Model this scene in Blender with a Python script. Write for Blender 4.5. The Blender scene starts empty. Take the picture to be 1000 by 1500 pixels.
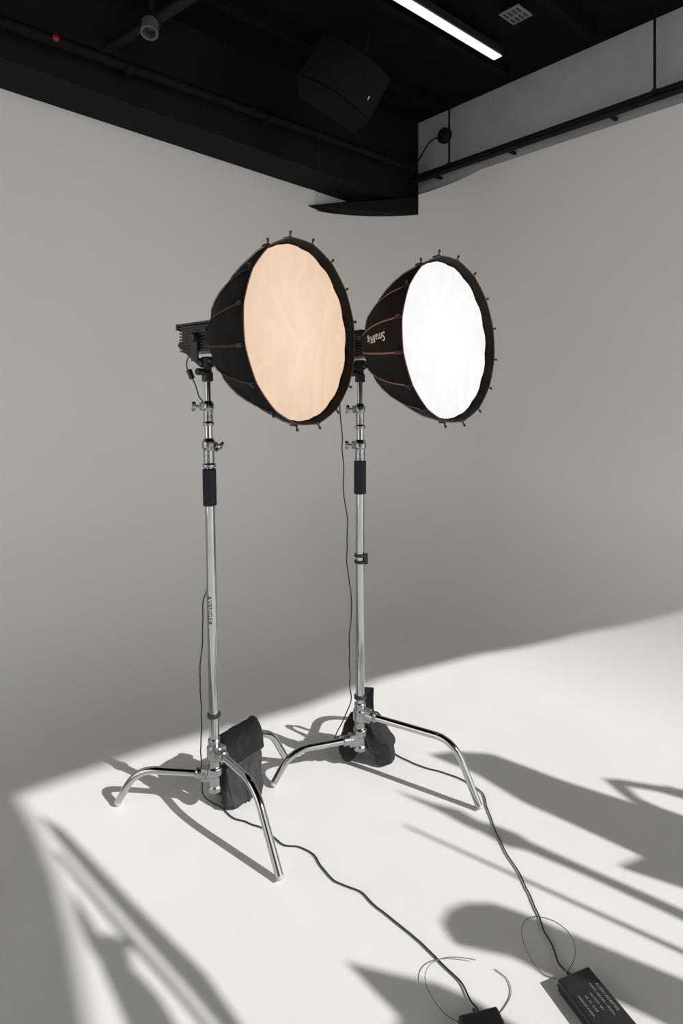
import bpy, bmesh, math, random
from mathutils import Vector, Matrix, Quaternion, noise as mnoise
from mathutils.bvhtree import BVHTree
random.seed(4)
sc = bpy.context.scene
COL = sc.collection
sc.view_settings.view_transform = 'Standard'
V = Vector
CAMH = 1.6

# ------------------------------------------------------------------ materials
def mat(name, col, rough=0.6, metal=0.0, emis=None, estr=0.0, noise=None, bump=None, spec=0.5, sheen=0.0):
    m = bpy.data.materials.new(name); m.use_nodes = True
    nt = m.node_tree; b = nt.nodes['Principled BSDF']
    b.inputs['Base Color'].default_value = (*col, 1)
    b.inputs['Roughness'].default_value = rough
    b.inputs['Metallic'].default_value = metal
    b.inputs['Specular IOR Level'].default_value = spec
    tc = nt.nodes.new('ShaderNodeTexCoord')
    if noise:
        sc_, amt = noise
        n = nt.nodes.new('ShaderNodeTexNoise'); n.inputs['Scale'].default_value = sc_; n.inputs['Detail'].default_value = 6
        nt.links.new(tc.outputs['Object'], n.inputs['Vector'])
        r = nt.nodes.new('ShaderNodeValToRGB')
        r.color_ramp.elements[0].position = 0.3; r.color_ramp.elements[1].position = 0.7
        r.color_ramp.elements[0].color = (*[c * (1 - amt) for c in col], 1)
        r.color_ramp.elements[1].color = (*[min(1, c * (1 + amt)) for c in col], 1)
        nt.links.new(n.outputs['Fac'], r.inputs['Fac']); nt.links.new(r.outputs['Color'], b.inputs['Base Color'])
    if bump:
        sc_, st = bump
        n = nt.nodes.new('ShaderNodeTexNoise'); n.inputs['Scale'].default_value = sc_; n.inputs['Detail'].default_value = 4
        nt.links.new(tc.outputs['Object'], n.inputs['Vector'])
        bp = nt.nodes.new('ShaderNodeBump'); bp.inputs['Strength'].default_value = st; bp.inputs['Distance'].default_value = 0.01
        nt.links.new(n.outputs['Fac'], bp.inputs['Height']); nt.links.new(bp.outputs['Normal'], b.inputs['Normal'])
    if emis:
        b.inputs['Emission Color'].default_value = (*emis, 1)
        b.inputs['Emission Strength'].default_value = estr
    return m

M_cyc = mat('cyclorama_paint', (0.795, 0.780, 0.757), 0.75, noise=(1.3, 0.012), bump=(60, 0.03), spec=0.2)
M_floor = mat('floor_paint', (0.795, 0.780, 0.757), 0.65, noise=(2.5, 0.02), bump=(45, 0.04), spec=0.2)
M_upper = mat('upper_wall_plaster', (0.42, 0.42, 0.42), 0.9, noise=(4, 0.08), bump=(20, 0.2))
M_black = mat('ceiling_black', (0.005, 0.005, 0.0055), 0.9, noise=(6, 0.3), spec=0.1)
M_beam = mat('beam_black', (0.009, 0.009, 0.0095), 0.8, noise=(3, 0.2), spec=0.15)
M_blackpipe = mat('black_pipe_paint', (0.008, 0.008, 0.0085), 0.6, noise=(8, 0.3), spec=0.2)
M_deep = mat('deep_black_paint', (0.0035, 0.0035, 0.004), 0.7, noise=(8, 0.3), spec=0.15)
M_joist = mat('joist_black', (0.005, 0.005, 0.0055), 0.9, noise=(8, 0.3), spec=0.1)
M_chrome = mat('chrome', (0.46, 0.46, 0.46), 0.07, 1.0, noise=(18, 0.05))
M_cast = mat('cast_chrome', (0.34, 0.34, 0.34), 0.25, 1.0, noise=(40, 0.15), bump=(80, 0.15))
M_dark = mat('dark_plastic', (0.018, 0.018, 0.020), 0.45, noise=(30, 0.2))
M_navy = mat('dark_rubber_grip', (0.008, 0.010, 0.018), 0.6, noise=(30, 0.2), spec=.3)
M_grey = mat('head_grey_metal', (0.07, 0.07, 0.075), 0.45, 0.5, noise=(30, 0.15))
M_fab = mat('softbox_black_fabric', (0.0055, 0.0048, 0.0045), 0.75, noise=(12, 0.3), bump=(40, 0.2), spec=0.15)
M_inner = mat('softbox_lip_fabric', (0.014, 0.011, 0.008), 0.8, noise=(12, 0.3), spec=.2)
M_copper = mat('copper_piping', (0.20, 0.088, 0.040), 0.5, noise=(20, 0.15))
M_copperd = mat('copper_piping_dim', (0.045, 0.022, 0.013), 0.6, noise=(20, 0.15), spec=.3)
M_bag = mat('sandbag_canvas', (0.042, 0.042, 0.044), 0.85, noise=(25, 0.25), bump=(150, 0.3), spec=0.2)
M_bag2 = mat('sandbag_canvas_black', (0.024, 0.024, 0.025), 0.85, noise=(25, 0.25), bump=(150, 0.3), spec=0.2)
M_bagdark = mat('sandbag_black_webbing', (0.008, 0.008, 0.009), 0.8, noise=(40, 0.2), spec=0.3)
M_cable = mat('cable_rubber', (0.02, 0.02, 0.02), 0.5, noise=(30, 0.2))
M_wire = mat('thin_wire', (0.16, 0.145, 0.13), 0.5, noise=(30, 0.1))
M_text = mat('printed_text', (0.85, 0.85, 0.85), 0.6, noise=(30, 0.05))
M_textd = mat('printed_text_dim', (0.30, 0.30, 0.30), 0.6, noise=(30, 0.05))
M_ruber = mat('leg_tip_grey', (0.38, 0.38, 0.37), 0.6, noise=(30, 0.05))
M_red = mat('red_paint', (0.25, 0.006, 0.010), 0.5, noise=(30, 0.1))
M_led = mat('led_strip', (0.9, 0.9, 0.9), 0.5, emis=(1, 0.90, 0.80), estr=1.25, noise=(5, 0.01))
M_vent = mat('ceiling_fitting', (0.15, 0.15, 0.15), 0.6, noise=(5, 0.1))

def diffuser_mat(name, c_mid, c_edge, k0=.95):
    m = bpy.data.materials.new(name); m.use_nodes = True
    nt = m.node_tree; b = nt.nodes['Principled BSDF']
    b.inputs['Base Color'].default_value = (0.03, 0.03, 0.03, 1)
    b.inputs['Roughness'].default_value = 0.9
    tc = nt.nodes.new('ShaderNodeTexCoord')
    ln = nt.nodes.new('ShaderNodeVectorMath'); ln.operation = 'LENGTH'; nt.links.new(tc.outputs['Object'], ln.inputs[0])
    r = nt.nodes.new('ShaderNodeValToRGB')
    r.color_ramp.elements[0].position = 0.05; r.color_ramp.elements[1].position = 0.31
    r.color_ramp.elements[0].color = (*c_mid, 1); r.color_ramp.elements[1].color = (*c_edge, 1)
    nt.links.new(ln.outputs['Value'], r.inputs['Fac'])
    n = nt.nodes.new('ShaderNodeTexNoise'); n.inputs['Scale'].default_value = 6; n.inputs['Detail'].default_value = 6
    n.inputs['Distortion'].default_value = 2.0
    nt.links.new(tc.outputs['Object'], n.inputs['Vector'])
    mr = nt.nodes.new('ShaderNodeMapRange'); mr.inputs['From Min'].default_value = .35; mr.inputs['From Max'].default_value = .65
    mr.inputs['To Min'].default_value = k0; mr.inputs['To Max'].default_value = 1.02
    nt.links.new(n.outputs['Fac'], mr.inputs['Value'])
    nt.links.new(r.outputs['Color'], b.inputs['Emission Color'])
    nt.links.new(mr.outputs['Result'], b.inputs['Emission Strength'])
    return m
M_warm = diffuser_mat('diffuser_warm', (0.93, 0.70, 0.52), (0.85, 0.60, 0.435), .94)
M_white = diffuser_mat('diffuser_white', (1.0, 1.0, 1.0), (0.92, 0.92, 0.93), .97)

# ------------------------------------------------------------------ helpers
def empty(name, loc, label=None, cat=None, group=None):
    o = bpy.data.objects.new(name, None); o.location = loc; COL.objects.link(o)
    o.empty_display_size = 0.1
    if label: o['label'] = label
    if cat: o['category'] = cat
    if group: o['group'] = group
    return o

def obj(name, verts, faces, m, parent=None, smooth=True, label=None, cat=None, kind=None, group=None):
    me = bpy.data.meshes.new(name)
    me.from_pydata([tuple(v) for v in verts], [], faces)
    bm = bmesh.new(); bm.from_mesh(me); bmesh.ops.recalc_face_normals(bm, faces=bm.faces); bm.to_mesh(me); bm.free()
    if smooth:
        for p in me.polygons: p.use_smooth = True
        me.set_sharp_from_angle(angle=math.radians(40))
    me.materials.append(m)
    o = bpy.data.objects.new(name, me); COL.objects.link(o)
    c = sum((v.co for v in me.vertices), V((0, 0, 0))) / max(1, len(me.vertices))
    me.transform(Matrix.Translation(-c)); o.location = c
    if parent: attach(o, parent)
    if label: o['label'] = label
    if cat: o['category'] = cat
    if kind: o['kind'] = kind
    if group: o['group'] = group
    return o

def world_loc(o):
    l = V(o.location); p = o.parent
    while p is not None:
        l = l + p.location; p = p.parent
    return l

def attach(o, parent):
    o.location = V(o.location) - world_loc(parent)
    o.parent = parent

class MB:
    def __init__(s): s.v = []; s.f = []
    def add(s, v, f):
        n = len(s.v); s.v += [V(x) for x in v]; s.f += [tuple(i + n for i in q) for q in f]; return s
    def make(s, name, m, **k): return obj(name, s.v, s.f, m, **k)

def catmull(pts, n=8):
    pts = [V(p) for p in pts]
    P = [pts[0] * 2 - pts[1]] + pts + [pts[-1] * 2 - pts[-2]]
    out = []
    for i in range(1, len(P) - 2):
        p0, p1, p2, p3 = P[i - 1], P[i], P[i + 1], P[i + 2]
        for k in range(n):
            t = k / n
            out.append(0.5 * ((2 * p1) + (p2 - p0) * t + (2 * p0 - 5 * p1 + 4 * p2 - p3) * t * t + (3 * p1 - p0 - 3 * p2 + p3) * t ** 3))
    out.append(pts[-1]); return out

def tube(pts, r, seg=14, cap=True):
    pts = [V(p) for p in pts]; n = len(pts)
    rs = r if isinstance(r, (list, tuple)) else [r] * n
    T = []
    for i in range(n):
        a = pts[max(i - 1, 0)]; b = pts[min(i + 1, n - 1)]
        t = (b - a)
        if t.length < 1e-7: t = T[-1] if T else V((0, 0, 1))
        T.append(t.normalized())
    ref = V((0, 0, 1)) if abs(T[0].z) < 0.9 else V((1, 0, 0))
    N = (ref - T[0] * ref.dot(T[0])).normalized()
    vs, fs = [], []
    for i in range(n):
        if i:
            N = (N - T[i] * N.dot(T[i])); N = N.normalized()
        B = T[i].cross(N)
        for k in range(seg):
            a = 2 * math.pi * k / seg
            vs.append(pts[i] + (N * math.cos(a) + B * math.sin(a)) * rs[i])
    for i in range(n - 1):
        for k in range(seg):
            k2 = (k + 1) % seg
            fs.append((i * seg + k, i * seg + k2, (i + 1) * seg + k2, (i + 1) * seg + k))
    if cap:
        fs.append(tuple(range(seg))[::-1]); fs.append(tuple((n - 1) * seg + k for k in range(seg)))
    return vs, fs

def lathe(p0, p1, prof, seg=24):
    p0 = V(p0); p1 = V(p1); d = p1 - p0; T = d.normalized()
    ref = V((0, 0, 1)) if abs(T.z) < 0.9 else V((1, 0, 0))
    N = (ref - T * ref.dot(T)).normalized(); B = T.cross(N)
    vs, fs = [], []
    for t, r in prof:
        for k in range(seg):
            a = 2 * math.pi * k / seg
            vs.append(p0 + d * t + (N * math.cos(a) + B * math.sin(a)) * r)
    for i in range(len(prof) - 1):
        for k in range(seg):
            k2 = (k + 1) % seg
            fs.append((i * seg + k, i * seg + k2, (i + 1) * seg + k2, (i + 1) * seg + k))
    fs.append(tuple(range(seg))[::-1]); fs.append(tuple((len(prof) - 1) * seg + k for k in range(seg)))
    return vs, fs

def box(c, ax, ay, az):
    c, ax, ay, az = V(c), V(ax), V(ay), V(az)
    vs = [c + ax * i + ay * j + az * k for k in (-1, 1) for j in (-1, 1) for i in (-1, 1)]
    fs = [(0, 2, 3, 1), (4, 5, 7, 6), (0, 1, 5, 4), (2, 6, 7, 3), (0, 4, 6, 2), (1, 3, 7, 5)]
    return vs, fs

def bevel(o, w, s=2):
    b = o.modifiers.new('bevel', 'BEVEL'); b.width = w; b.segments = s; b.limit_method = 'ANGLE'
    return o

def text_mesh(body, size=1.0):
    cu = bpy.data.curves.new('t', 'FONT'); cu.body = body; cu.size = size; cu.align_x = 'CENTER'; cu.align_y = 'CENTER'
    cu.resolution_u = 3
    t = bpy.data.objects.new('t', cu); COL.objects.link(t)
    dg = bpy.context.evaluated_depsgraph_get()
    me = bpy.data.meshes.new_from_object(t.evaluated_get(dg))
    vs = [v.co.copy() for v in me.vertices]; fs = [tuple(p.vertices) for p in me.polygons]
    bpy.data.objects.remove(t); return vs, fs

# ------------------------------------------------------------------ room
a = V((0.7563, 0.6541, 0)); b = V((-0.6543, 0.7562, 0))
C = V((0.654, 5.2, 0)); W = 0.35; Cp = C + b * W
ZS = 3.303; ZC = 3.88; ZSC = 3.165     # soffit underside: far from / at the corner
QW = 1.6
VEND = 2.78

zp = 3.035
r_c = 1.0; R_f = 0.97
prof = []
for i in range(21):
    t = math.pi / 2 * i / 20
    prof.append((R_f * (1 - math.sin(t)), R_f * (1 - math.cos(t))))
prof += [(0.0, 1.3), (0, 1.8), (0, 2.5), (0, ZS)]
plan = []
for i in range(15): plan.append(('L', -7.0 + (7.0 - r_c) * i / 14))
O = Cp - a * r_c - b * r_c
def arcq(t, rr=1.0): return O + (b * math.cos(t) + a * math.sin(t)) * (r_c * rr)
tstar = next(t / 2000 for t in range(800, 3000) if arcq(t / 2000).x / arcq(t / 2000).y > .1262)
ts = sorted([math.pi / 2 * i / 48 for i in range(1, 48)] + [tstar - .0008, tstar + .0008])
for t in ts: plan.append(('A', t))
for i in range(15): plan.append(('R', r_c + (VEND - r_c) * i / 14))
def cycpt(p, o, z):
    k, t = p
    if k == 'L': q = Cp + a * t - b * o
    elif k == 'R': q = Cp - b * t - a * o
    else:
        q = O + (b * math.cos(t) + a * math.sin(t)) * (r_c - o)
        if z > 3:
            if t > math.radians(9) and t < tstar: z = zp + .002           # rounded top ends below the beam
            elif t >= tstar: z = 3.20 + (ZS - 3.20) * (t - tstar) / (math.pi / 2 - tstar)
    return V((q.x, q.y, z))
vs = [cycpt(p, o, z) for p in plan for o, z in prof]
n = len(prof); fs = []
for i in range(len(plan) - 1):
    for j in range(n - 1):
        fs.append((i * n + j, (i + 1) * n + j, (i + 1) * n + j + 1, i * n + j + 1))
w = obj('wall_back', vs, fs, M_cyc, kind='structure')
w.data.set_sharp_from_angle(angle=math.radians(180))
floor_v = [V((-30, -30, 0)), V((30, -30, 0)), V((30, 30, 0)), V((-30, 30, 0))]
BV = BVHTree.FromPolygons([tuple(v) for v in vs] + [tuple(v) for v in floor_v], fs + [(len(vs), len(vs) + 1, len(vs) + 2, len(vs) + 3)])
# straight strip of wall above the rounded corner
p0 = Cp - a * 1.25 + b * .032; p1 = Cp + b * .032
vs, fs = box((p0 + p1) / 2 + V((0, 0, (2.9 + ZS) / 2)), (p1 - p0) / 2, b * 0.03, V((0, 0, (ZS - 2.9) / 2)))
obj('wall_left', vs, fs, M_cyc, smooth=False, kind='structure')

fl = [Cp + a * 0.3 + b * 0.3, Cp - a * 8 + b * 0.3, Cp - a * 8 - b * 9, Cp + a * 0.3 - b * 9]
obj('floor', [V((p.x, p.y, 0)) for p in fl] + [V((p.x, p.y, -0.1)) for p in fl],
    [(0, 1, 2, 3), (7, 6, 5, 4), (0, 4, 5, 1), (1, 5, 6, 2), (2, 6, 7, 3), (3, 7, 4, 0)], M_floor, smooth=False, kind='structure')
cl = [Cp + a * 0.3 + b * 0.3, Cp - a * 8 + b * 0.3, Cp - a * 8 - b * 5.6, Cp + a * 0.3 - b * 5.6]
obj('ceiling', [V((p.x, p.y, ZC)) for p in cl] + [V((p.x, p.y, ZC + .1)) for p in cl],
    [(0, 1, 2, 3), (7, 6, 5, 4), (0, 4, 5, 1), (1, 5, 6, 2), (2, 6, 7, 3), (3, 7, 4, 0)], M_black, smooth=False, kind='structure')
p0 = C + a * 0.05 + b * 0.35; p1 = C + a * 0.05 - b * 2.45
vs, fs = box((p0 + p1) / 2 + V((0, 0, (3.0 + ZC) / 2)), (p1 - p0) / 2, a * 0.04, V((0, 0, (ZC - 3.0) / 2)))
obj('wall_right', vs, fs, M_upper, smooth=False, kind='structure')
# black soffit along the left wall, its underside dropping slightly to the corner
def up(p, z): return V((p.x, p.y, z))
q0 = C; q1 = C - a * 7; q2 = q1 + b * (W + .04); q3 = C + b * (W + .04)
zl = ZSC + (ZS - ZSC) * 7 / 3.2
vs = [up(q0, ZSC), up(q1, zl), up(q2, zl), up(q3, ZSC), up(q0, ZC), up(q1, ZC), up(q2, ZC), up(q3, ZC)]
obj('trim_1', vs, [(0, 1, 2, 3), (7, 6, 5, 4), (0, 4, 5, 1), (1, 5, 6, 2), (2, 6, 7, 3), (3, 7, 4, 0)], M_beam, smooth=False, kind='structure')
# black wedge following the rounded corner
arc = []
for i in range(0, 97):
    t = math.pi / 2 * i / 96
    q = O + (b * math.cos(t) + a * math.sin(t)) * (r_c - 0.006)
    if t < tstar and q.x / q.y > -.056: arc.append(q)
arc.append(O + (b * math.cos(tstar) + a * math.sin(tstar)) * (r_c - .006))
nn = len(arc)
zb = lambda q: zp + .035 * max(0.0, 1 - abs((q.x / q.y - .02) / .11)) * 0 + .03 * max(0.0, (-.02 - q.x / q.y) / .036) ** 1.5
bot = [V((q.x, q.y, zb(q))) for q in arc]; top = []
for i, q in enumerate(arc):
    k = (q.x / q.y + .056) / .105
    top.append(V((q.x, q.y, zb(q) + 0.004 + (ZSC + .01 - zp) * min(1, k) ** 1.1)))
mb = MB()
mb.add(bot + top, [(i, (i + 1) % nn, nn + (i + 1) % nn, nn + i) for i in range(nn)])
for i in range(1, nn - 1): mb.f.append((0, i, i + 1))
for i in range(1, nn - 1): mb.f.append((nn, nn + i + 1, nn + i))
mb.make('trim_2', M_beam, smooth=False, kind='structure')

# ------------------------------------------------------------------ sun and the unseen sheets that shape its light
SUN = V((-1.234, 0.766, -1.0))
nin = -b
def FP(px, py):
    """studio surface point (survey of where the sunlight edges fall on floor and cove)"""
    d = V(((px - 500) / 890.0, 1, -(py - 570) / 890.0)).normalized()
    h = BV.ray_cast(V((0, 0, CAMH)), d)
    return V(h[0])
def back(P, q=QW):
    k = -(SUN.x * nin.x + SUN.y * nin.y)
    h = (q - (P.x * nin.x + P.y * nin.y)) / k
    return P - SUN * h
def sheet(name, pts, t=0.02):
    vs = [p for p in pts] + [p + nin * t for p in pts]; n = len(pts)
    fs = [tuple(range(n)), tuple(range(n, 2 * n))[::-1]] + [(i, (i + 1) % n, n + (i + 1) % n, n + i) for i in range(n)]
    return obj(name, vs, fs, M_dark, smooth=False, kind='structure')
QH = 4.8
head = [FP(-300, 1270), FP(20, 1165), FP(60, 1150), FP(230, 1092), FP(440, 1035), FP(560, 992), FP(700, 957), FP(850, 926), FP(1000, 893)]
hb = [back(p, QH) for p in head]
hb = [hb[0] - a * 8] + hb + [hb[-1] + a * 4]
poly = hb + [V((hb[-1].x, hb[-1].y, 12)), V((hb[0].x, hb[0].y, 12))]
sheet('sun_edge_blocker', poly)  # unseen sheet added outside the room, cut to end the sunlight along head
sheet('trim_3', [back(FP(*p), QH - .1) for p in [(20, 1158), (52, 1210), (80, 1280), (104, 1370), (128, 1500), (140, 1600), (-700, 1600), (-700, 1150)]])  # added unseen sheet that keeps sun off the lower-left floor
k = 3
for pl in [
    [(56, 1192), (95, 1216), (200, 1326), (300, 1424), (360, 1510), (332, 1515), (270, 1440), (185, 1345), (84, 1230)],
    [(84, 1244), (172, 1346), (258, 1442), (318, 1515), (306, 1515), (248, 1446), (164, 1352), (80, 1250)],
    [(104, 1302), (126, 1336), (146, 1370), (160, 1366), (172, 1374), (186, 1370), (198, 1380), (180, 1388), (192, 1402), (184, 1408), (205, 1428), (235, 1462), (268, 1515), (190, 1515), (168, 1462), (152, 1428), (142, 1402), (128, 1384), (112, 1345)],
    [(628, 1105), (665, 1100), (720, 1104), (830, 1145), (1040, 1212), (1040, 1312), (905, 1268), (940, 1254), (830, 1203), (760, 1172), (690, 1130)],
    [(580, 1158), (640, 1178), (668, 1184), (684, 1192), (700, 1202), (735, 1212), (760, 1222), (770, 1230), (850, 1266), (1040, 1350), (1040, 1366), (850, 1278), (760, 1240), (735, 1236), (700, 1216), (672, 1204), (640, 1186)],
    [(590, 1206), (1040, 1408), (1040, 1415), (590, 1208)],
    [(645, 1352), (655, 1332), (680, 1322), (720, 1322), (760, 1335), (880, 1385), (1040, 1450), (1040, 1530), (900, 1462), (800, 1425), (740, 1395), (660, 1378)],
    [(505, 1408), (560, 1422), (640, 1440), (690, 1462), (800, 1530), (560, 1530), (585, 1490), (540, 1445)],
    [(882, 1140), (905, 1141), (1040, 1163), (1040, 1170), (912, 1149), (930, 1166), (965, 1182), (1040, 1208), (1040, 1218), (955, 1188), (920, 1172), (895, 1152)],
    [(955, 1156), (975, 1150), (1000, 1158), (1040, 1170), (1040, 1178), (990, 1166)],
]:
    k += 1
    sheet('trim_%d' % k, [back(FP(*p), QW + 0.05) for p in pl])  # unseen flat cutouts, shaped only to cast the floor shadows

sd = bpy.data.lights.new('sun', 'SUN'); sd.energy = 4.5; sd.angle = math.radians(0.46); sd.color = (1.0, 0.99, 0.97)
so = bpy.data.objects.new('sun', sd); COL.objects.link(so)
so.rotation_mode = 'QUATERNION'; so.rotation_quaternion = SUN.normalized().to_track_quat('-Z', 'Y'); so.location = (4, -3, 5)

wd = bpy.data.worlds.new('world'); sc.world = wd; wd.use_nodes = True
nt = wd.node_tree; bg = nt.nodes['Background']
tc = nt.nodes.new('ShaderNodeTexCoord')
def lobe(d, c0, c1, s):
    v = nt.nodes.new('ShaderNodeVectorMath'); v.operation = 'DOT_PRODUCT'; v.inputs[1].default_value = V(d).normalized()
    nt.links.new(tc.outputs['Generated'], v.inputs[0])
    m = nt.nodes.new('ShaderNodeMapRange'); m.interpolation_type = 'SMOOTHSTEP'
    m.inputs['From Min'].default_value = c0; m.inputs['From Max'].default_value = c1; m.inputs['To Min'].default_value = 0; m.inputs['To Max'].default_value = s
    nt.links.new(v.outputs['Value'], m.inputs['Value']); return m.outputs['Result']
l1 = lobe((.85, -.52, .16), .72, .96, 1.60); l2 = lobe((-.86, -.50, .16), .72, .96, 1.62)
ad = nt.nodes.new('ShaderNodeMath'); nt.links.new(l1, ad.inputs[0]); nt.links.new(l2, ad.inputs[1])
ad2 = nt.nodes.new('ShaderNodeMath'); nt.links.new(ad.outputs[0], ad2.inputs[0]); ad2.inputs[1].default_value = .10
nt.links.new(ad2.outputs[0], bg.inputs['Strength'])
bg.inputs['Color'].default_value = (1.0, 0.985, 0.97, 1)

# ------------------------------------------------------------------ stands
def studio_light(base, lean, legs, hs_axis, head_off, m_diff, label, RR, knobs, text, ring_z):
    root = empty('studio_light', base, label, 'studio light', 'studio lights on stands')
    base = V(base); lean = V(lean)
    def P(z): return V((base.x + lean.x * z, base.y + lean.y * z, z))
    mb = MB(); mb.add(*tube([P(0.085), P(1.17)], 0.0185, 24)); col = mb.make('column', M_chrome, parent=root)
    mb = MB(); mb.add(*tube([P(1.26), P(1.50)], 0.0150, 20)); mb.add(*tube([P(1.50), P(1.66)], 0.0115, 20)); mb.make('upper_tube', M_chrome, parent=root)
    mb = MB(); mb.add(*lathe(P(1.160), P(1.300), [(0, 0.0225), (0.01, 0.0255), (0.98, 0.0255), (1, 0.021)])); mb.make('grip_sleeve', M_navy, parent=root, label='black rubber grip sleeve')
    for (z0, z1, r, kd, kz) in knobs:
        mb = MB()
        mb.add(*lathe(P(z0), P(z1), [(0, r * .8), (0.02, r * 1.12), (0.12, r * 1.12), (0.16, r * .92), (0.62, r * .9), (0.68, r * 1.15), (0.86, r * 1.15), (0.92, r), (1, r * .75)]))
        d = V((math.cos(kd), math.sin(kd), 0)); s = V((-d.y, d.x, 0))
        q = P(kz)
        mb.add(*box(q + d * (r * 1.15), d * 0.010, s * 0.012, V((0, 0, 0.016))))
        cl_ = bevel(mb.make('clamp_collar', M_cast, parent=root), 0.002)
        mk = MB(); mk.add(*lathe(q + d * (r + .008), q + d * (r + .040), [(0, .0055), (.5, .0055), (.55, .012), (.95, .012), (1, .009)], 14))
        mk.add(*tube([q + d * (r + .034) + s * -.018 + V((0, 0, -.014)), q + d * (r + .034) + s * .018 + V((0, 0, .014))], .0065, 10))
        mk.make('clamp_knob', M_cast, parent=cl_)
    mb = MB(); mb.add(*lathe(P(ring_z), P(ring_z + .014), [(0, .019), (.1, .0255), (.9, .0255), (1, .019)])); mb.make('stop_ring', M_dark, parent=root)
    mb = MB()
    mb.add(*lathe(P(0.082), P(0.285), [(0, .018), (.02, .027), (.10, .027), (.13, .0225), (.30, .0225), (.33, .030), (.45, .030), (.48, .0225), (.60, .0225), (.63, .029), (.83, .029), (.86, .024), (.97, .024), (1, .019)]))
    for (foot, z, tb) in legs:
        d = (V(foot) - V((base.x, base.y, 0))); d.z = 0; d.normalize(); s = V((-d.y, d.x, 0)); q = P(z)
        mb.add(*box(q + d * 0.030, d * 0.020, s * 0.016, V((0, 0, 0.024))))
        mb.add(*lathe(q + d * 0.03, q + d * 0.075, [(0, .020), (.8, .020), (.85, .022), (1, .018)], 16))
    mb.add(*box(P(0.255) + V((0.03, -0.02, 0)), V((.014, -.008, 0)), V((.005, .009, 0)), V((0, 0, .010))))
    bevel(mb.make('base_hub', M_cast, parent=root), 0.0025)
    for (foot, z, tb) in legs:
        f = V(foot); c = V((base.x, base.y, 0)); d = f - c; L = d.length; u = d / L
        start = V((c.x, c.y, z)) + u * 0.04 + V((lean.x * z, lean.y * z, 0))
        bend = V((c.x, c.y, z)) + d * tb
        ft = V((f.x, f.y, 0.012))
        dn = (ft - bend).normalized()
        rb = min(0.085, (bend - start).length * .5)
        A1 = bend - u * rb; B1 = bend + dn * rb
        pts = [start, start.lerp(A1, .5)]
        for i in range(13):
            t = i / 12; pts.append((1 - t) ** 2 * A1 + 2 * t * (1 - t) * (bend + V((0, 0, .004))) + t * t * B1)
        pts += [B1.lerp(ft, .5), ft]
        lm = MB(); lm.add(*tube(pts, 0.0138, 18)); lo = lm.make('leg', M_chrome, parent=root)
        tm = MB(); tm.add(*lathe(ft - dn * .008, ft + dn * .004, [(0, .0140), (.1, .0148), (.8, .0148), (1, .012)], 16)); tm.make('leg_tip', M_ruber, parent=lo)
    H = V(head_off); A = V(hs_axis); A.normalize(); S = V((A.y, -A.x, 0)).normalized()
    if S.y > 0: S = -S
    Z = S.cross(A).normalized()
    if Z.z < 0: Z = -Z
    mb = MB(); mb.add(*lathe(P(1.628), P(1.722), [(0, .015), (.03, .021), (.35, .021), (.4, .016), (.55, .016), (.6, .025), (.95, .025), (1, .018)]))
    mb.add(*lathe(P(1.665), P(1.665) + S * 0.055, [(0, .007), (.4, .007), (.45, .013), (.95, .013), (1, .01)], 12))
    mb.make('stand_receiver', M_dark, parent=root, label='black tilting receiver')
    H0 = H; H = H0 + Z * .016
    yk = MB()
    yk.add(*box(H + S * 0.072 - Z * 0.03 - A * 0.01, A * .016, S * .004, Z * .050))
    yk.add(*box(H - S * 0.072 - Z * 0.03 - A * 0.01, A * .016, S * .004, Z * .050))
    yk.add(*box(H - Z * 0.082 - A * 0.01, A * .018, S * .076, Z * .005))
    yk.add(*lathe(H + S * .074, H + S * .100, [(0, .014), (.3, .017), (.9, .017), (1, .013)], 16))
    yk.add(*box(H - A * 0.055 - Z * .058 + S * .05, (A * .06 - Z * .045), S * .006, (A * .006 + Z * .009)))
    bevel(yk.make('yoke', M_dark, parent=root, label='black yoke bracket'), .002)
    hd = MB()
    hd.add(*box(H - A * 0.02, A * .075, S * .055, Z * .050))
    for i in range(9):
        z = -.044 + i * .011
        hd.add(*box(H - A * 0.03 + Z * z, A * .072, S * .063, Z * .0028))
    hd.add(*lathe(H + A * .045, H + A * .095, [(0, .060), (.2, .064), (.9, .064), (1, .058)], 28))
    hd_o = bevel(hd.make('lamp_head', M_grey, parent=root, label='dark grey finned lamp head'), .0015, 1)
    hp = MB(); hp.add(*box(H - A * .045 + Z * .058, A * .085, S * .05, Z * .005)); hp.add(*box(H - A * .128 + Z * .052, A * .006, S * .05, Z * .012))
    hp.add(*box(H - A * .10 + Z * -.01, A * .004, S * .045, Z * .04))
    bevel(hp.make('top_plate', M_dark, parent=hd_o), .002)
    H = H0
    # ---------------- softbox
    SR = 0.450
    pf = [(.080, .080), (.095, .104), (.12, .136), (.155, .174), (.20, .210), (.25, .243), (.30, .269), (.35, .290), (.39, RR - .013), (.42, RR - .005), (SR, RR)]
    cop = M_copper if text else M_copperd
    NR = 16; step = 2 * math.pi / NR
    def Rf(s):
        if s <= pf[0][0]: return pf[0][1]
        for i in range(len(pf) - 1):
            if s <= pf[i + 1][0]:
                t = (s - pf[i][0]) / (pf[i + 1][0] - pf[i][0]); return pf[i][1] * (1 - t) + pf[i + 1][1] * t
        return pf[-1][1]
    def poly_r(s, ps):
        x = (((ps + step / 2) % step) - step / 2)
        sag = .008 + .042 * max(0, math.sin(math.pi * min(1, s / SR))) ** 1.5
        return Rf(s) * (1 - sag * (1 - (2 * x / step) ** 2))
    def SP(s, ps, extra=0.0):
        r = poly_r(s, ps) + extra
        return H + A * s + (S * math.cos(ps) + Z * math.sin(ps)) * r
    sub = 6; NA = NR * sub
    ss = [p[0] for p in pf]
    rows = [[SP(s, (k / sub - .5) * step) for k in range(NA)] for s in ss]
    inner_s = [SR, SR - .010, SR - .038]
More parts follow.
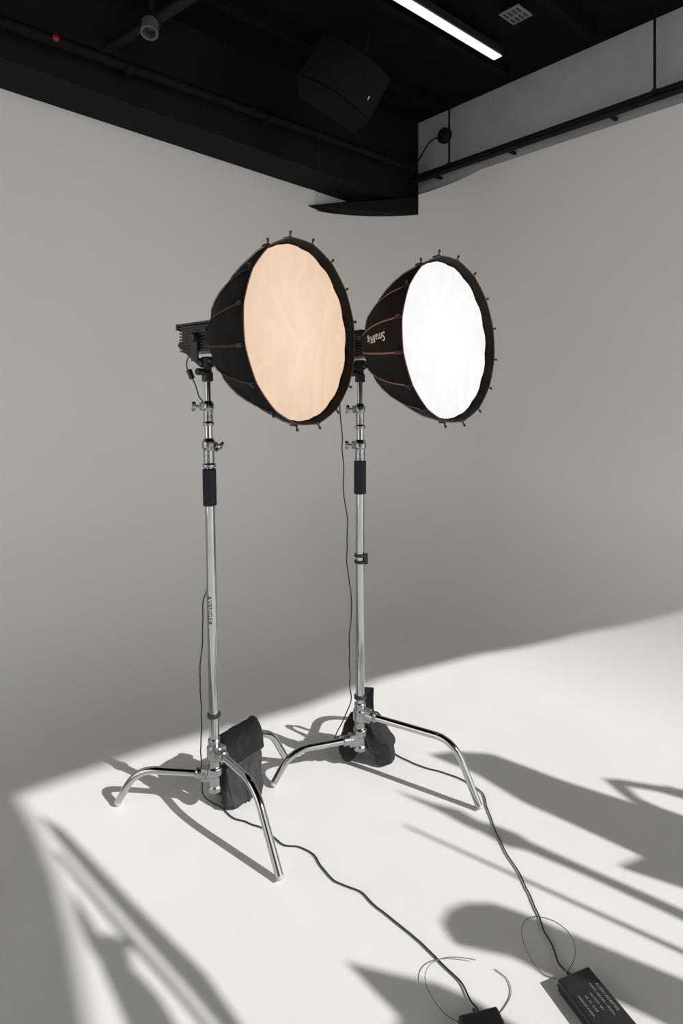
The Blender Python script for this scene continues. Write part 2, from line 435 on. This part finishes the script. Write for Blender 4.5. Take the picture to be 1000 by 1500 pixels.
    inner = [[SP(s, (k / sub - .5) * step, -0.004) for k in range(NA)] for s in inner_s]
    v2 = [p for r_ in rows for p in r_]; f2 = []
    for i in range(len(rows) - 1):
        for k in range(NA):
            k2 = (k + 1) % NA; f2.append((i * NA + k, i * NA + k2, (i + 1) * NA + k2, (i + 1) * NA + k))
    f2.append(tuple(range(NA)))
    sb = obj('softbox', v2, f2, M_fab, parent=root, label='deep black parabolic softbox with copper seams')
    v2 = [p for r_ in [rows[-1]] + inner for p in r_]; f2 = []
    for i in range(3):
        for k in range(NA):
            k2 = (k + 1) % NA; f2.append((i * NA + k, i * NA + k2, (i + 1) * NA + k2, (i + 1) * NA + k))
    obj('rim', v2, f2, M_inner, parent=sb, label='dark brown fabric lip')
    ring = [SP(SR + .001, (k / sub - .5) * step, -0.001) for k in range(NA)]; ring.append(ring[0])
    pm = MB(); pm.add(*tube(ring, .0016, 6, cap=False)); pm.make('rim_piping', M_copper, parent=sb)
    RN = 12; DS = SR - .030; vs_ = [H + A * DS]; fs_ = []
    for i in range(1, RN + 1):
        t = i / RN
        for k in range(NA):
            ps = (k / sub - .5) * step
            r0 = (RR - .0165) * t
            if i == RN: r0 *= 1 + 0.003 * math.sin(k * 2.1) - 0.005 * abs(math.sin(k * .5))
            dz = .0020 * math.sin(k * 1.05 + i) * t ** 3 + .003 * math.sin(ps * 3 + t * 4) * t * (1 - t)
            vs_.append(H + A * (DS - .003 * t * t + dz) + (S * math.cos(ps) + Z * math.sin(ps)) * r0)
    for k in range(NA): fs_.append((0, 1 + k, 1 + (k + 1) % NA))
    for i in range(RN - 1):
        for k in range(NA):
            k2 = (k + 1) % NA; o1 = 1 + i * NA; o2 = 1 + (i + 1) * NA
            fs_.append((o1 + k, o1 + k2, o2 + k2, o2 + k))
    obj('diffuser', vs_, fs_, m_diff, parent=sb, label='glowing warm peach diffuser' if m_diff is M_warm else 'glowing white diffuser')
    for i in range(NR):
        ps = (i + .5) * step
        rad = S * math.cos(ps) + Z * math.sin(ps)
        line = [SP(s, ps, .0015) for s in ss if s >= .09]
        m1 = MB(); tn = A.cross(rad).normalized()
        vv = []
        for p in line: vv += [p - tn * .0035, p + rad * .0022, p + tn * .0035]
        ff = []
        for q in range(len(line) - 1):
            ff += [(q * 3, q * 3 + 1, q * 3 + 4, q * 3 + 3), (q * 3 + 1, q * 3 + 2, q * 3 + 5, q * 3 + 4)]
        m1.add(vv, ff); m1.make('seam', cop, parent=sb)
        m2 = MB(); e = SP(SR - .006, ps)
        m2.add(*tube([e - rad * .004 - A * .006, e + rad * .016 + A * .004], .0028, 8))
        m2.add(*lathe(e + rad * .013 + A * .003, e + rad * .023 + A * .006, [(0, .003), (.2, .0046), (.8, .0046), (1, .003)], 10))
        m2.add(*box(e - A * .012 + rad * .002, A * .012, tn * .006, rad * .003))
        m2.make('rod_tip', M_dark, parent=sb)
        if i % 2 == 0:
            m3 = MB(); e = SP(.120, ps, .006)
            m3.add(*tube([e - A * .012, e + A * .012 + rad * .01], .0065, 8)); m3.make('rod_hinge', M_dark, parent=sb)
    if text:
        tv, tf = text_mesh('SmallRig', 0.042)
        out = []
        for p in tv:
            s = .288 - p.x * 1.05; ps = -p.y / .262 + 0.02
            out.append(SP(s, ps, .0055))
        obj('printed_lettering', out, tf, M_text, parent=sb, smooth=False, label='small white upside-down printed lettering')
    else:
        tv, tf = text_mesh('AVENGER', 0.025)
        out = []
        for p in tv:
            ang = -math.pi / 2 - 0.30 + p.y / .0187
            q = P(0.77 - p.x)
            out.append(q + V((math.cos(ang), math.sin(ang), 0)) * .0202)
        obj('printed_lettering', out, tf, M_grey, parent=root, smooth=False, label='small dark printed lettering')
    return root

LB = (-0.475, 2.297, 0); RB = (0.078, 2.557, 0)
studio_light(LB, (-0.019, 0.0, 0),
    [((-0.860, 2.334, 0), .145, .80), ((-0.199, 1.972, 0), .242, .64), ((-0.234, 2.603, 0), .192, .72)],
    (.842, -.540, .042), (-0.500, 2.320, 1.776), M_warm, 'chrome light stand with black softbox glowing warm peach', .320,
    [(1.303, 1.415, .0225, -0.6, 1.385), (1.462, 1.556, .0195, math.pi + .3, 1.535)], False, .362)
r_light = studio_light(RB, (0.0, 0.0, 0),
    [((-0.2745, 2.443, 0), .132, .80), ((0.524, 2.308, 0), .236, .80), ((0.14, 2.93, 0), .186, .72)],
    (.729, -.684, .04), (0.088, 2.585, 1.768), M_white, 'chrome light stand with black softbox glowing white', .313,
    [(1.283, 1.388, .0225, math.pi, 1.365), (1.433, 1.54, .0195, math.pi + .1, 1.515)], True, .300)
mb = MB()
mb.add(*lathe((.078, 2.557, .868), (.078, 2.557, .882), [(0, .0190), (.1, .0245), (.9, .0245), (1, .0190)]))
mb.add(*lathe((.078, 2.557, .895), (.078, 2.557, .909), [(0, .0190), (.1, .0245), (.9, .0245), (1, .0190)]))
mb.add(*box((.078 + .024, 2.557 - .012, .89), V((.008, 0, 0)), V((0, .006, 0)), V((0, 0, .022))))
mb.make('cable_tie', M_dark, parent=r_light, label='black cable tie')

# ------------------------------------------------------------------ sandbags
def drape(o, Wd, N, level, amp, f1, f2, seed):
    """subdivide and press soft hanging cloth folds into the mesh"""
    m = o.modifiers.new('sub', 'SUBSURF'); m.levels = level; m.render_levels = level
    dg = bpy.context.evaluated_depsgraph_get()
    me = bpy.data.meshes.new_from_object(o.evaluated_get(dg))
    o.modifiers.clear(); o.data = me
    wz = world_loc(o).z
    nrm = [v.normal.copy() for v in me.vertices]
    for v, nn_ in zip(me.vertices, nrm):
        w_ = v.co.dot(Wd); x = v.co.dot(N); z = v.co.z
        q = V((w_ * f1 + .35 * math.sin(z * 20 + seed), z * f2 + w_ * 5, x * 9 + seed))
        rdg = 1 - 2 * abs(mnoise.noise(q))
        q2 = V((w_ * f1 * 2.1 + z * 6, z * f2 * 1.9 - w_ * 8, x * 20 + seed + 7))
        rdg2 = 1 - 2 * abs(mnoise.noise(q2))
        lo = mnoise.noise(V((w_ * 9, z * 9, x * 9 + seed)))
        v.co += nn_ * (amp * (rdg ** 3 if rdg > 0 else 0) + amp * .4 * (rdg2 ** 2 if rdg2 > 0 else 0) + amp * .7 * lo - amp * .6)
        if v.co.z + wz < .004: v.co.z = .004 - wz
    for p in me.polygons: p.use_smooth = True

def sandbag(name, O_, Wd, half, profile, label, strap, m_, shear=0.0, amp=.008, seed=1.3, f1=26, f2=9):
    O_ = V(O_); Wd = V(Wd).normalized(); N = V((Wd.y, -Wd.x, 0))
    root = empty(name, O_, label, 'sandbag', 'sandbags on stand bases')
    secs = [(-1.0, .62), (-.93, .85), (-.7, .98), (-.3, 1.03), (.1, 1.0), (.5, 1.03), (.8, .97), (.95, .85), (1.0, .62)]
    n = len(profile)
    vs, fs = [], []
    for si, (w_, s_) in enumerate(secs):
        for (x, z, cxx, czz) in profile:
            xx = cxx + (x - cxx) * s_; zz = czz + (z - czz) * (0.9 + .1 * s_)
            lift = shear * w_ + .005 * math.sin(4 * w_ + seed)
            flare = 1.0 + .10 * (1 - min(1, z / .2))
            vs.append(O_ + Wd * (w_ * half * flare) + N * xx + V((0, 0, max(0.004, zz + lift * (1 if z > .05 else .45)))))
    for i in range(len(secs) - 1):
        for k_ in range(n):
            k2 = (k_ + 1) % n; fs.append((i * n + k_, i * n + k2, (i + 1) * n + k2, (i + 1) * n + k_))
    fs.append(tuple(range(n))[::-1]); fs.append(tuple((len(secs) - 1) * n + q for q in range(n)))
    o = obj('bag_body', vs, fs, m_, parent=root)
    drape(o, Wd, N, 3, amp, f1, f2, seed)
    strap(root, O_, Wd, N)
    return root

def saddle(zt, wf, wb, inner=.012, zi=.10, ft=.0):
    return [(0.0, zt, 0, zt - .04), (wf * .55, zt - .012, wf * .5, zt - .05), (wf * .80 + ft * .3, zt * .66, wf * .5, zt * .55), (wf * .98 + ft, zt * .32, wf * .6, zt * .3), (wf * .95 + ft, .030, wf * .6, .03), (wf * .70 + ft, .004, wf * .6, .03), (wf * .35 + ft * .5, .006, wf * .5, .03),
            (inner, zi * .6, inner, zi), (0, zi, 0, zi), (-inner, zi * .6, -inner, zi),
            (-wb * .35, .006, -wb * .5, .03), (-wb * .70, .004, -wb * .6, .03), (-wb * .95, .030, -wb * .6, .03), (-wb * .98, zt * .32, -wb * .6, zt * .3), (-wb * .80, zt * .66, -wb * .5, zt * .55), (-wb * .55, zt - .012, -wb * .5, zt - .05)]

def strapL(root, O_, Wd, N):
    vs, fs = [], []
    pr = [(-.072, .205), (-.060, .248), (-.03, .268), (0.01, .273), (.045, .258), (.064, .232), (.074, .203), (.079, .190)]
    t = .006
    ws = [-.086, -.05, -.01, .03, .06, .088]
    for wi, w_ in enumerate(ws):
        wob = .004 * math.sin(wi * 2.1)
        for (x, z) in pr: vs.append(O_ + Wd * w_ + N * (x + wob) + V((0, 0, z + .26 * w_ + wob * .5)))
        for (x, z) in reversed(pr): vs.append(O_ + Wd * w_ + N * (x * .88 + wob) + V((0, 0, z - t + .26 * w_ + wob * .5)))
    n = len(pr) * 2
    for i in range(len(ws) - 1):
        for k_ in range(n):
            k2 = (k_ + 1) % n; fs.append((i * n + k_, i * n + k2, (i + 1) * n + k2, (i + 1) * n + k_))
    fs.append(tuple(range(n))[::-1]); fs.append(tuple((len(ws) - 1) * n + q for q in range(n)))
    o = obj('top_flap', vs, fs, M_bagdark, parent=root, label='black webbing top flap')
    drape(o, Wd, N, 3, .0035, 14, 11, 3.3)
sandbag('sandbag', (-0.405, 2.385, 0), (.86, .51, 0), .074, saddle(.250, .080, .085, zi=.13, ft=.004),
        'dark grey canvas sandbag hung over a stand leg', strapL, M_bag, shear=.022, amp=.0070, f1=17, f2=11)
def strapR(root, O_, Wd, N):
    pts = catmull([O_ + V((0, 0, .15)) - Wd * .02 + N * .012, O_ + V((0, 0, .22)) + N * .006, O_ + V((0, 0, .285)) + Wd * .015 + N * .004,
                   O_ + V((0, 0, .275)) + Wd * .04 + N * .016, O_ + V((0, 0, .15)) + Wd * .04 + N * .026], 6)
    vs = []; fs = []
    for i, p in enumerate(pts):
        w_ = .017 + .005 * math.sin(i * .5)
        vs += [p - N * w_, p + N * w_, p + N * w_ + Wd * .005, p - N * w_ + Wd * .005]
    for i in range(len(pts) - 1):
        for k_ in range(4): fs.append((i * 4 + k_, i * 4 + (k_ + 1) % 4, i * 4 + 4 + (k_ + 1) % 4, i * 4 + 4 + k_))
    fs += [(0, 1, 2, 3), tuple(len(vs) - 4 + i for i in range(4))]
    obj('handle', vs, fs, M_bagdark, parent=root, label='black webbing carrying strap')
pR = [(0.0, .185, 0, .15), (.045, .178, .05, .13), (.085, .145, .06, .10), (.118, .085, .08, .07), (.130, .035, .08, .04), (.105, .004, .08, .03), (.055, .006, .07, .03),
      (.036, .05, .05, .07), (.018, .105, .02, .12), (0, .125, 0, .13), (-.018, .105, -.02, .12), (-.034, .05, -.05, .07),
      (-.050, .006, -.06, .03), (-.090, .004, -.07, .03), (-.112, .035, -.07, .04), (-.104, .085, -.07, .07), (-.078, .145, -.06, .10), (-.042, .178, -.05, .13)]
sandbag('sandbag', (0.102, 2.635, 0), (.12, .99, 0), .062, pR,
        'black canvas sandbag with strap slumped over a stand leg', strapR, M_bag2, amp=.010, seed=5.1, f1=20, f2=12)

# ------------------------------------------------------------------ cables
FZ = .0045
def cable(name, pts, r, m, label, cat='cable', seg=8, kink=0.0):
    P_ = catmull(pts, 8)
    if kink:
        P_ = [p + V((mnoise.noise(p * 14), mnoise.noise(p * 14 + V((9, 3, 1))), 0)) * kink for p in P_]
    mb = MB(); mb.add(*tube(P_, r, seg)); return mb.make(name, m, label=label, cat=cat)
dl = 2.340
c1 = [(-.560, dl, 1.745), (-.589, dl, 1.730), (-.597, dl, 1.692), (-.573, dl, 1.639), (-.552, dl, 1.574), (-.531, dl, 1.52), (-.513, dl, 1.26), (-.514, dl, .867),
      (-.531, dl, .775), (-.531, dl, .631), (-.5445, dl, .474), (-.537, dl, .317), (-.545, dl, .200), (-.543, 2.36, .06), (-.525, 2.365, .010), (-.47, 2.325, FZ), (-.40, 2.262, FZ), (-.34, 2.235, FZ),
      (-.285, 2.208, FZ), (-.211, 2.135, FZ), (-.143, 2.116, FZ), (-.088, 2.07, FZ), (-.033, 1.978, FZ), (0, 1.956, FZ), (.054, 1.937, FZ), (.095, 1.886, FZ), (.182, 1.803, FZ),
      (.238, 1.737, FZ), (.307, 1.656, FZ), (.335, 1.590, FZ + .002), (.345, 1.560, .014), (.348, 1.545, .017)]
oc = cable('power_cable', c1, .0025, M_cable, 'black power cable running from warm lamp across floor', kink=.008)
mb = MB(); mb.add(*tube([V((-.588, dl, 1.675)), V((-.574, dl, 1.640))], .011, 10)); mb.make('inline_connector', M_dark, parent=oc)
dr = 2.605
c2 = [(.06, dr, 1.71), (.025, dr, 1.66), (0, dr, 1.594), (-.006, dr, 1.512), (.006, dr, 1.366), (.005, dr, 1.22), (.02, dr, 1.045), (.023, dr, .87), (.041, dr, .694), (.032, dr, .49),
      (.036, dr, .344), (.035, dr, .24), (.0, 2.60, .17), (-.05, 2.63, .05), (-.05, 2.76, FZ), (.06, 2.83, FZ), (.141, 2.79, FZ + .001), (.235, 2.66, FZ), (.319, 2.58, FZ), (.426, 2.529, FZ), (.501, 2.477, FZ), (.552, 2.405, FZ),
      (.556, 2.297, FZ), (.561, 2.125, FZ), (.589, 1.978, FZ), (.596, 1.861, FZ), (.6, 1.78, FZ), (.606, 1.70, .006), (.612, 1.655, .017)]
cable('power_cable', c2, .0025, M_cable, 'black power cable running from white lamp across floor', kink=.008)

def loop(cx, cy, rx, ry, t0, t1, lift, ph):
    pts = []
    for i in range(15):
        t = t0 + (t1 - t0) * i / 14
        k_ = 1 + .07 * math.sin(3 * t + ph)
        pts.append((cx + rx * k_ * math.cos(t), cy + ry * k_ * math.sin(t), .003 + lift * max(0, math.sin(t * .5 + ph)) ** 2))
    return pts
cable('wire_loop', loop(.335, 1.615, .112, .085, 1.2, 7.0, .012, .5), .0011, M_wire, 'thin loose wire looped beside power adapter', 'wire')
cable('wire_loop', loop(.590, 1.735, .070, .085, -1.2, 4.6, .02, 1.0), .0011, M_wire, 'thin loose wire looped around power cable', 'wire')

# ------------------------------------------------------------------ power adapters
def adapter(c, u, hw, hl, h, label):
    c = V(c); u = V(u).normalized(); s = V((-u.y, u.x, 0))
    root = empty('power_adapter', c, label, 'power adapter', 'power adapters on the floor')
    mb = MB(); mb.add(*box(c + V((0, 0, h / 2 + .001)), u * hw, s * hl, V((0, 0, h / 2)))); bevel(mb.make('housing', M_dark, parent=root), .006, 3)
    mb = MB(); mb.add(*box(c + V((0, 0, h * .5)), u * (hw + .0006), s * (hl + .0006), V((0, 0, .0006)))); mb.make('seam_line', M_cable, parent=root)
    mb = MB(); mb.add(*lathe(c + s * hl + V((0, 0, h * .45)), c + s * (hl + .022) + V((0, 0, h * .42)), [(0, .009), (.3, .008), (.5, .006), (1, .004)], 12)); mb.make('cable_boot', M_cable, parent=root)
    lines = ['AC/DC ADAPTER', 'INPUT: 100-240V~ 50/60Hz', 'OUTPUT: 48V', 'CE  FC  RoHS', 'MADE IN CHINA']
    mt = MB()
    for i, l in enumerate(lines):
        tv, tf = text_mesh(l, .0080 if i else .0105)
        off = .034 - i * .017
        out = [c + V((0, 0, h + .0016)) + s * (-(p.x)) * .95 + u * (p.y + off) for p in tv]
        mt.add(out, tf)
    mt.make('printed_label', M_textd, parent=root, smooth=False, label='small grey printed rating text')
adapter((.652, 1.553, 0), (.109, .042, 0), .053, .085, .034, 'black power adapter with printed label on white floor')
adapter((.362, 1.450, 0), (.104, .024, 0), .053, .085, .034, 'black power adapter at end of cable on floor')

# ------------------------------------------------------------------ right wall: rail, hangers, conduit
def RW(v, off, z): q = C - b * v - a * off; return V((q.x, q.y, z))
mb = MB(); mb.add(*tube([RW(.02, .10, 3.340), RW(2.42, .10, 3.340)], .021, 14)); mb.add(*box((RW(.02, .06, 3.392) + RW(2.42, .06, 3.392)) / 2, b * 1.2, a * .02, V((0, 0, .009))))
for v in (.25, .95, 1.7):
    mb.add(*box(RW(v, .03, 3.340), b * .010, a * .07, V((0, 0, .010))))
mb.make('wall_rail', M_blackpipe, label='black rail pipe running along top of white wall', cat='rail')
for v in (.42, 1.98):
    mb = MB(); mb.add(*tube([RW(v, .10, 3.362), RW(v, .10, ZC)], .008, 10)); mb.add(*lathe(RW(v, .10, 3.362), RW(v, .10, 3.40), [(0, .018), (.8, .018), (1, .01)], 12))
    mb.make('rail_hanger', M_blackpipe, label='thin black hanger rod holding wall rail', cat='hanger rod', group='wall rail hangers')
mb = MB(); e = RW(.30, -.006, 3.67)
mb.add(*lathe(e, e - a * .06, [(0, .062), (.6, .062), (.8, .05), (1, .03)], 20)); mb.make('wall_conduit_outlet', M_blackpipe, label='round black cable outlet on grey upper wall', cat='cable outlet')
cable('hanging_cable', [RW(.28, .05, 3.66), RW(.22, .10, 3.62), RW(.14, .12, 3.52), RW(.07, .14, 3.42), RW(.05, .14, 3.37)], .007, M_blackpipe, 'black cable hanging from wall outlet to rail')

# ------------------------------------------------------------------ ceiling things
def SF(u, off, z): q = C - a * u - b * off; return V((q.x, q.y, z))
mb = MB(); mb.add(*tube([SF(.16, .10, 3.42), SF(6.0, .10, 3.45)], .030, 14))
for u in (.5, 1.6, 2.55, 3.6): mb.add(*tube([SF(u - .02, .10, 3.425), SF(u + .02, .10, 3.425)], .036, 14)); mb.add(*box(SF(u, .05, 3.425), a * .012, b * .05, V((0, 0, .012))))
spipe = mb.make('soffit_pipe', M_deep, label='black pipe clipped along front of ceiling soffit', cat='pipe')
mb = MB(); e = SF(2.95, .135, 3.430); mb.add(*lathe(e, e - b * .012, [(0, .018), (.5, .018), (1, .010)], 14)); mb.make('pipe_marker', M_red, parent=spipe, label='small round red marker')
p1 = V((-1.396, 3.50, 3.52)); p2 = V((-.593, 3.25, 3.83)); dd = (p2 - p1).normalized()
mb = MB(); mb.add(*tube([p1, p2], .032, 16))
q = p1.lerp(p2, .42); mb.add(*tube([q - dd * .05, q + dd * .05], .044, 16)); mb.add(*tube([q, q + V((0, -.02, .25))], .02, 12))
g = mb.make('ceiling_pipe', M_blackpipe, label='black diagonal scaffold pipe with clamp under ceiling', cat='pipe')
vs, fs = [], []
qc = q + V((0, -.03, -.02)); ax = V((.05, -.35, -.94)).normalized(); rf = ax.cross(V((1, 0, 0))).normalized(); r2 = ax.cross(rf)
for (t, r_) in [(0, .045), (.070, .048), (.08, .048), (.08, .037), (.02, .037)]:
    for k_ in range(24):
        an = 2 * math.pi * k_ / 24; vs.append(qc + ax * t + (rf * math.cos(an) + r2 * math.sin(an)) * r_)
for i in range(4):
    for k_ in range(24): fs.append((i * 24 + k_, i * 24 + (k_ + 1) % 24, (i + 1) * 24 + (k_ + 1) % 24, (i + 1) * 24 + k_))
fs.append(tuple(range(96, 120)))
M_ring = mat('open_pipe_end', (.10, .10, .105), .5, noise=(20, .2)); obj('pipe_end', vs, fs, M_ring, parent=g, label='grey open pipe end')
for i in range(7):
    o_ = Cp - b * (0.75 + i * .62)
    c_ = o_ - a * 3.3
    vs, fs = box(V((c_.x, c_.y, ZC - .04)), a * 3.1, b * .03, V((0, 0, .04)))
    obj('ceiling_joist', vs, fs, M_joist, smooth=False, label='black painted joist under ceiling', cat='joist', group='black ceiling joists')
e1 = V((1.03, 3.996, 3.775)); e0 = e1 - a * 2.2
mb = MB(); mb.add(*box((e0 + e1) / 2 + V((0, 0, .03)), a * 1.1, b * .040, V((0, 0, .025))))
st = mb.make('linear_ceiling_light', M_dark, smooth=False, label='slim linear ceiling light glowing white', cat='ceiling light')
mb = MB(); mb.add(*box((e0 + e1) / 2 + V((0, 0, .003)), a * 1.095, b * .030, V((0, 0, .004)))); mb.make('light_panel', M_led, parent=st, smooth=False)
c_ = V((1.02, 3.56, 3.79)); mb = MB(); mb.add(*box(c_ + V((0, 0, .004)), a * .075, b * .065, V((0, 0, .004))))
ft_ = bevel(mb.make('ceiling_vent', M_vent, smooth=False, label='small square grey vent on black ceiling', cat='ceiling vent'), .002)
mb = MB(); mb.add(*box(c_ + V((0, 0, .05)), a * .045, b * .04, V((0, 0, .042)))); mb.make('vent_body', M_black, parent=ft_, smooth=False)
for i in range(2):
    for j in range(4):
        mb = MB(); mb.add(*box(c_ + a * (-.034 + i * .068) + b * (-.042 + j * .028) - V((0, 0, .001)), a * .024, b * .006, V((0, 0, .002))))
        mb.make('vent_slot', M_dark, parent=ft_, smooth=False)
# loudspeaker
sc_ = V((.02, 3.72, 3.50)); U = V((.215, .04, -.125)); Vv = V((.075, .08, .175)); Wn = U.cross(Vv).normalized()
if Wn.y > 0: Wn = -Wn
root = empty('loudspeaker', sc_, 'black loudspeaker tilted down from ceiling bracket', 'loudspeaker')
nu = 12; vs = []; fs = []
for j in (-1, 1):
    for i in range(nu + 1):
        x = -1 + 2 * i / nu; vs.append(sc_ + U * x + Vv * j + Wn * (.06 - .045 * x * x))
    for i in range(nu + 1):
        x = 1 - 2 * i / nu; vs.append(sc_ + U * x * .80 + Vv * j - Wn * .12)
n = 2 * (nu + 1)
fs = [tuple(range(n)), tuple(range(n, 2 * n))[::-1]] + [(i, (i + 1) % n, n + (i + 1) % n, n + i) for i in range(n)]
bevel(obj('cabinet', vs, fs, M_deep, parent=root), .008)
vs = []; fs = []
for j in (-.93, .93):
    for i in range(nu + 1):
        x = -.95 + 1.9 * i / nu; vs.append(sc_ + U * x + Vv * j + Wn * (.065 - .045 * x * x))
for i in range(nu): fs.append((i, i + 1, nu + 2 + i, nu + 1 + i))
obj('grille', vs, fs, mat('speaker_grille', (.0075, .0075, .008), .8, noise=(120, .5), spec=.2), parent=root)
mb = MB(); mb.add(*box(sc_ + U * .72 - Vv * .35 + Wn * .048, U.normalized() * .003, Vv.normalized() * .013, Wn * .003)); mb.make('badge', M_text, parent=root, smooth=False)
mb = MB(); q = sc_ + Vv * 1.02; mb.add(*tube([sc_ - Wn * .08 + Vv * .9, q + V((.05, 0, .05)), V((q.x + .08, q.y, ZC))], .016, 10)); mb.add(*box(q, U * .5, Vv.normalized() * .01, Wn * .05))
mb.make('bracket', M_deep, parent=root)
cable('hanging_cable', [(-.13, 3.9, 3.30), (-.16, 4.2, 3.18), (-.10, 4.5, 3.12), (.02, 4.65, 3.16), (.06, 4.75, 3.26), (.06, 4.79, 3.34)], .005, M_deep, 'black cable drooping below loudspeaker')

# ------------------------------------------------------------------ camera
cd = bpy.data.cameras.new('camera'); cd.sensor_width = 36; cd.sensor_fit = 'AUTO'; cd.lens = 36 * 890 / 1500
cd.shift_y = -180 / 1500; cd.clip_start = .05
co = bpy.data.objects.new('camera', cd); COL.objects.link(co); co.location = (0, 0, CAMH); co.rotation_euler = (math.pi / 2, 0, 0)
sc.camera = co
